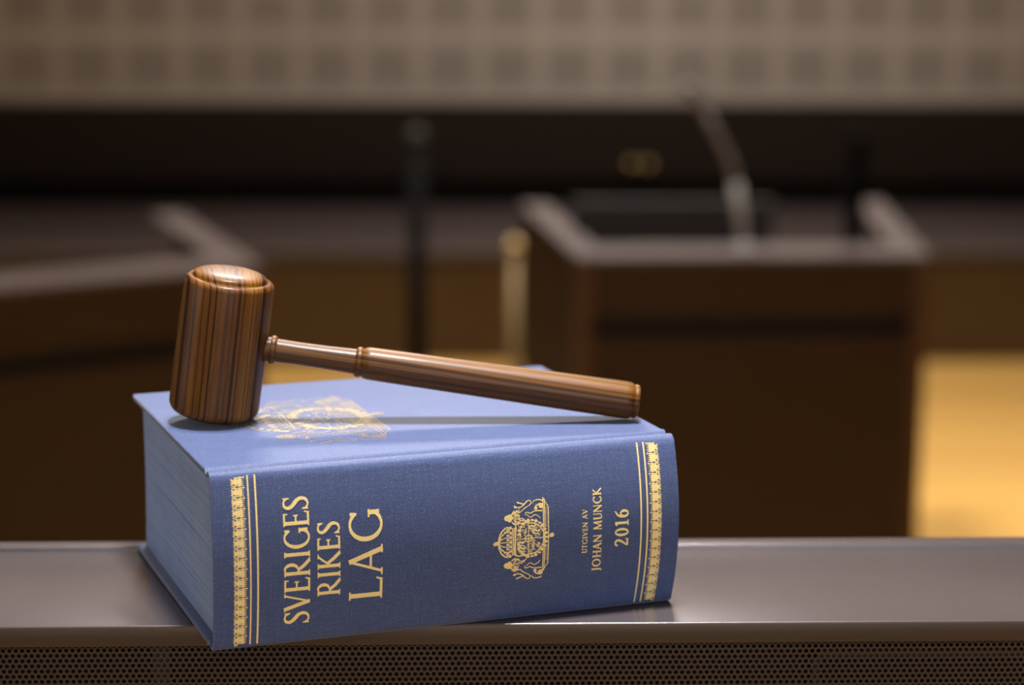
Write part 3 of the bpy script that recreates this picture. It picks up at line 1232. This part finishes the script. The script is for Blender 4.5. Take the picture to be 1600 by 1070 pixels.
o = obj('head', lathe_bm(prof, 96, 'Z'), MAT_WOOD_HEAD, gavel)
o.matrix_local = LOC
smooth_angle(o, 40)
hp = [(0.0225, 0.0), (0.0225, 0.0066), (0.0255, 0.0066), (0.0258, 0.0074), (0.0266, 0.0077), (0.0276, 0.0077), (0.0284, 0.0073), (0.0288, 0.0063),
      (0.040, 0.00605), (0.055, 0.0062), (0.0706, 0.0067), (0.0710, 0.0075), (0.0718, 0.0080), (0.0734, 0.0081), (0.0742, 0.0077), (0.0745, 0.0075), (0.0752, 0.0078),
      (0.0764, 0.0084), (0.0785, 0.00865), (0.110, 0.0090), (0.150, 0.0094), (0.190, 0.0098), (0.2155, 0.0100), (0.2180, 0.0098), (0.2192, 0.0092), (0.2196, 0.0087),
      (0.2199, 0.0086), (0.2203, 0.0090), (0.2212, 0.0091), (0.2222, 0.0088), (0.2228, 0.0078), (0.2231, 0.005), (0.2232, 0.0)]
o = obj('handle', lathe_bm(hp, 64, 'X'), MAT_WOOD_HANDLE, gavel)
o.matrix_local = LOC
smooth_angle(o, 40)
low_h = min((HC + ROT @ Vector((a, r * math.cos(t / 32 * math.pi), r * math.sin(t / 32 * math.pi)))).z for a, r in hp for t in range(64))
print('gavel: foot gap', sh, 'handle gap', low_h - TOPZ)


# ------------------------------------------------------------------ desks on the floor of the courtroom
RIM_Z = -0.44


def desk(name, F0, F1, B1, B0, rim_f, rim_s, label):
    """U-shaped screen of panels with a flat rim around a lower table top. plan corners: front left, front right, back right, back left"""
    F0, F1, B1, B0 = (Vector(p) for p in (F0, F1, B1, B0))
    base = (F0 + F1 + B1 + B0) / 4
    t = thing(name, (base.x, base.y, FLOOR), label, 'desk')

    def loc(p):
        return (p.x - base.x, p.y - base.y)
    dz = -FLOOR
    fd = (F1 - F0).normalized()
    fn = Vector((-fd.y, fd.x))      # inward normal of the front
    l0 = (B0 - F0).normalized()
    l1 = (B1 - F1).normalized()
    top = RIM_Z + dz
    ztab = -0.585 + dz

    def strip(p, q, off, width, z0, z1, bev=0.0):
        d = (q - p).normalized()
        n = Vector((-d.y, d.x))
        a, b_ = p + n * off, q + n * off
        return prism_bm([loc(a), loc(b_), loc(b_ + n * width), loc(a + n * width)], z0, z1, bev)
    # rim, mitred at the corners
    i0 = F0 + fn * rim_f / max(0.2, l0.dot(fn)) * 0 + (l0 * (rim_f / l0.dot(fn))) + fd * rim_s
    i1 = F1 + (l1 * (rim_f / l1.dot(fn))) - fd * rim_s
    obj('front_rim', prism_bm([loc(F0), loc(F1), loc(i1), loc(i0)], top - 0.012, top, 0.001), MAT_RIM, t)
    obj('side_rim', prism_bm([loc(F0), loc(i0), loc(B0 + fd * rim_s), loc(B0)], top - 0.012, top, 0.001), MAT_RIM, t)
    obj('side_rim', prism_bm([loc(F1), loc(B1), loc(B1 - fd * rim_s), loc(i1)], top - 0.012, top, 0.001), MAT_RIM, t)
    # front panels with the recessed gap at table height
    ins = 0.006
    pw = 0.038
    a, b_ = F0 + fd * pw, F1 - fd * pw
    obj('upper_panel', strip(a, b_, ins, 0.02, ztab, top - 0.012), MAT_BROWN, t)
    obj('gap_strip', strip(a, b_, ins + 0.034, 0.012, ztab - 0.10, ztab + 0.04), MAT_GAP, t)
    obj('lower_panel', strip(a, b_, ins, 0.02, 0.06, ztab - 0.05), MAT_BROWN, t)
    obj('plinth', strip(a, b_, ins + 0.03, 0.02, 0.0, 0.06), MAT_GAP, t)
    for C, l, s in ((F0, l0, 1), (F1, l1, -1)):
        p0 = C + fd * (0.003 * s)
        p1 = C + fd * (pw * s)
        q = fn * (ins - 0.002)
        k = [loc(p0 + q), loc(p1 + q), loc(p1 + q + l * 0.035), loc(p0 + q + l * 0.035)]
        obj('corner_post', prism_bm(k, 0.0, top - 0.012), MAT_POST, t)
        e = C + l * ((B0 if s > 0 else B1) - C).length
        k = [loc(p0 + q + l * 0.036), loc(C + fd * (0.024 * s) + q + l * 0.036), loc(e + fd * (0.024 * s)), loc(e + fd * (0.003 * s))]
        obj('side_panel', prism_bm(k, 0.0, top - 0.012), MAT_SIDE, t)
    m0, m1 = F0 + fd * 0.03 + fn * 0.05, F1 - fd * 0.03 + fn * 0.05
    e0, e1 = B0 + fd * 0.03 - l0 * 0.02, B1 - fd * 0.03 - l1 * 0.02
    obj('table_top', prism_bm([loc(m0), loc(m1), loc(e1), loc(e0)], ztab - 0.025, ztab), MAT_RIM, t)
    return t


desk('witness_desk', (0.337, 4.085), (1.175, 4.105), (1.262, 5.13), (0.243, 5.05), 0.185, 0.075,
     'dark brown panelled desk on the right, carrying the silver gooseneck microphone')
desk('side_desk', (-1.62, 3.235), (-0.385, 3.955), (-0.672, 4.88), (-2.05, 4.02), 0.20, 0.085,
     'dark brown panelled desk behind the gavel head, turned towards the left edge')

# gooseneck microphone on the front rim
mx, my = 0.742, 4.18
mic = thing('gooseneck_microphone', (mx, my, RIM_Z), 'thin silver gooseneck microphone bending left above the right desk', 'microphone')
obj('mount', lathe_bm([(0, 0), (0, 0.024), (0.006, 0.024), (0.009, 0.014), (0.02, 0.012), (0.02, 0)], 32), MAT_STEEL, mic, True)
obj('lower_stem', tube_bm([(0, 0, 0.018), (-0.012, -0.008, 0.09), (-0.026, -0.016, 0.165)], 0.0115), MAT_STEEL, mic, True)
pts = [(-0.026, -0.016, 0.165), (-0.034, -0.022, 0.200), (-0.052, -0.030, 0.240), (-0.080, -0.040, 0.290), (-0.107, -0.050, 0.335)]
obj('gooseneck', tube_bm(pts, 0.0095), MAT_DARKSTEEL, mic, True)
obj('microphone_head', tube_bm([(-0.107, -0.050, 0.335), (-0.112, -0.053, 0.343), (-0.146, -0.066, 0.396), (-0.151, -0.069, 0.402)], [0.010, 0.0145, 0.0145, 0.009]), MAT_MICHEAD, mic, True)

# monitor seen from behind
TAB = -0.585
mon = thing('monitor', (0.607, 4.54, TAB), 'low dark grey monitor seen from behind, inside the right desk', 'monitor')
b = box_bm(-0.255, 0.255, -0.004, 0.015, 0.03, 0.222, 0.003, 2)
bmesh.ops.rotate(b, verts=b.verts, cent=(0, 0, 0.03), matrix=Matrix.Rotation(math.radians(7), 3, 'X'))
obj('housing', b, MAT_HOUSING, mon)
b = box_bm(-0.245, 0.245, 0.0152, 0.0162, 0.04, 0.210)
bmesh.ops.rotate(b, verts=b.verts, cent=(0, 0, 0.03), matrix=Matrix.Rotation(math.radians(7), 3, 'X'))
obj('screen', b, MAT_BLACK, mon)
obj('foot', box_bm(-0.10, 0.10, -0.08, 0.09, 0.0, 0.012, 0.003), MAT_GREY, mon)
obj('neck', box_bm(-0.025, 0.025, -0.012, 0.03, 0.012, 0.12, 0.003), MAT_GREY, mon)

# slim black column on the right desk
sp = thing('table_column_speaker', (1.047, 4.40, TAB), 'slim black upright column standing inside the right desk near its right rim', 'speaker')
obj('foot', lathe_bm([(0, 0), (0, 0.06), (0.008, 0.06), (0.014, 0.03), (0.014, 0)], 40), MAT_BLACKMETAL, sp, True)
obj('column', box_bm(-0.0215, 0.0215, -0.0215, 0.0215, 0.012, 0.405, 0.006, 3), MAT_BLACKMETAL, sp)

# long low bench across the back of the room
tb = thing('long_bench', (0.0, 8.15, FLOOR), 'long low bench with brown front running along the far wall behind the desks', 'bench')
obj('bench_top', box_bm(-4.4, 4.4, -0.65, 0.68, 0.420, 0.445, 0.003), MAT_BENCHTOP, tb)
obj('front_panel', box_bm(-4.4, 4.4, -0.63, -0.60, 0.0, 0.420), MAT_BENCHFRONT, tb)
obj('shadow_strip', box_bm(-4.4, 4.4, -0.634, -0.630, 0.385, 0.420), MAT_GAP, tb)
for x in (-4.35, -2.2, 0.0, 2.2, 4.35):
    obj('support', box_bm(x - 0.03, x + 0.03, -0.60, 0.66, 0.0, 0.420), MAT_BROWN, tb)

# slender brass post and black stand in front of the long table
bp = thing('brass_post', (0.2325, 5.25, FLOOR), 'slender brass post with a round top, left of the right desk', 'post')
obj('base', lathe_bm([(0, 0), (0, 0.10), (0.012, 0.10), (0.022, 0.06), (0.028, 0.02), (0.028, 0)], 48), MAT_PALEBRASS, bp, True)
obj('pole', lathe_bm([(0.02, 0.0), (0.02, 0.0125), (0.778, 0.0125), (0.778, 0)], 24), MAT_PALEBRASS, bp, True)
obj('finial', lathe_bm([(0.770, 0.0), (0.772, 0.015), (0.778, 0.015), (0.784, 0.020), (0.796, 0.023), (0.809, 0.019), (0.817, 0.010), (0.819, 0)], 24), MAT_FINIAL, bp, True)
bs = thing('floor_stand', (-0.045, 5.15, FLOOR), 'tall black floor stand in front of the long table, above the gavel handle', 'stand')
obj('base', lathe_bm([(0, 0), (0, 0.13), (0.014, 0.13), (0.022, 0.05), (0.022, 0)], 48), MAT_BLACKMETAL, bs, True)
obj('pole', lathe_bm([(0.02, 0), (0.02, 0.026), (1.10, 0.026), (1.10, 0)], 24), MAT_BLACKMETAL, bs, True)
obj('cap', lathe_bm([(1.098, 0), (1.098, 0.029), (1.125, 0.030), (1.142, 0.020), (1.148, 0)], 24), MAT_CAP, bs, True)

# two small brass knobs on the dark wall panelling
for kx in (0.885, 0.959):
    b = lathe_bm([(0.0, 0.0), (0.0, 0.012), (0.003, 0.012), (0.004, 0.006), (0.014, 0.006), (0.017, 0.015), (0.027, 0.0195), (0.038, 0.015), (0.042, 0.0)], 24)
    bmesh.ops.rotate(b, verts=b.verts, cent=(0, 0, 0), matrix=Matrix.Rotation(math.radians(90), 3, 'X'))
    bmesh.ops.translate(b, verts=b.verts, vec=(kx, YF - 0.045, -0.756))
    tag(obj('knob', b, MAT_BRASS, panelling, True), 'small brass knob')
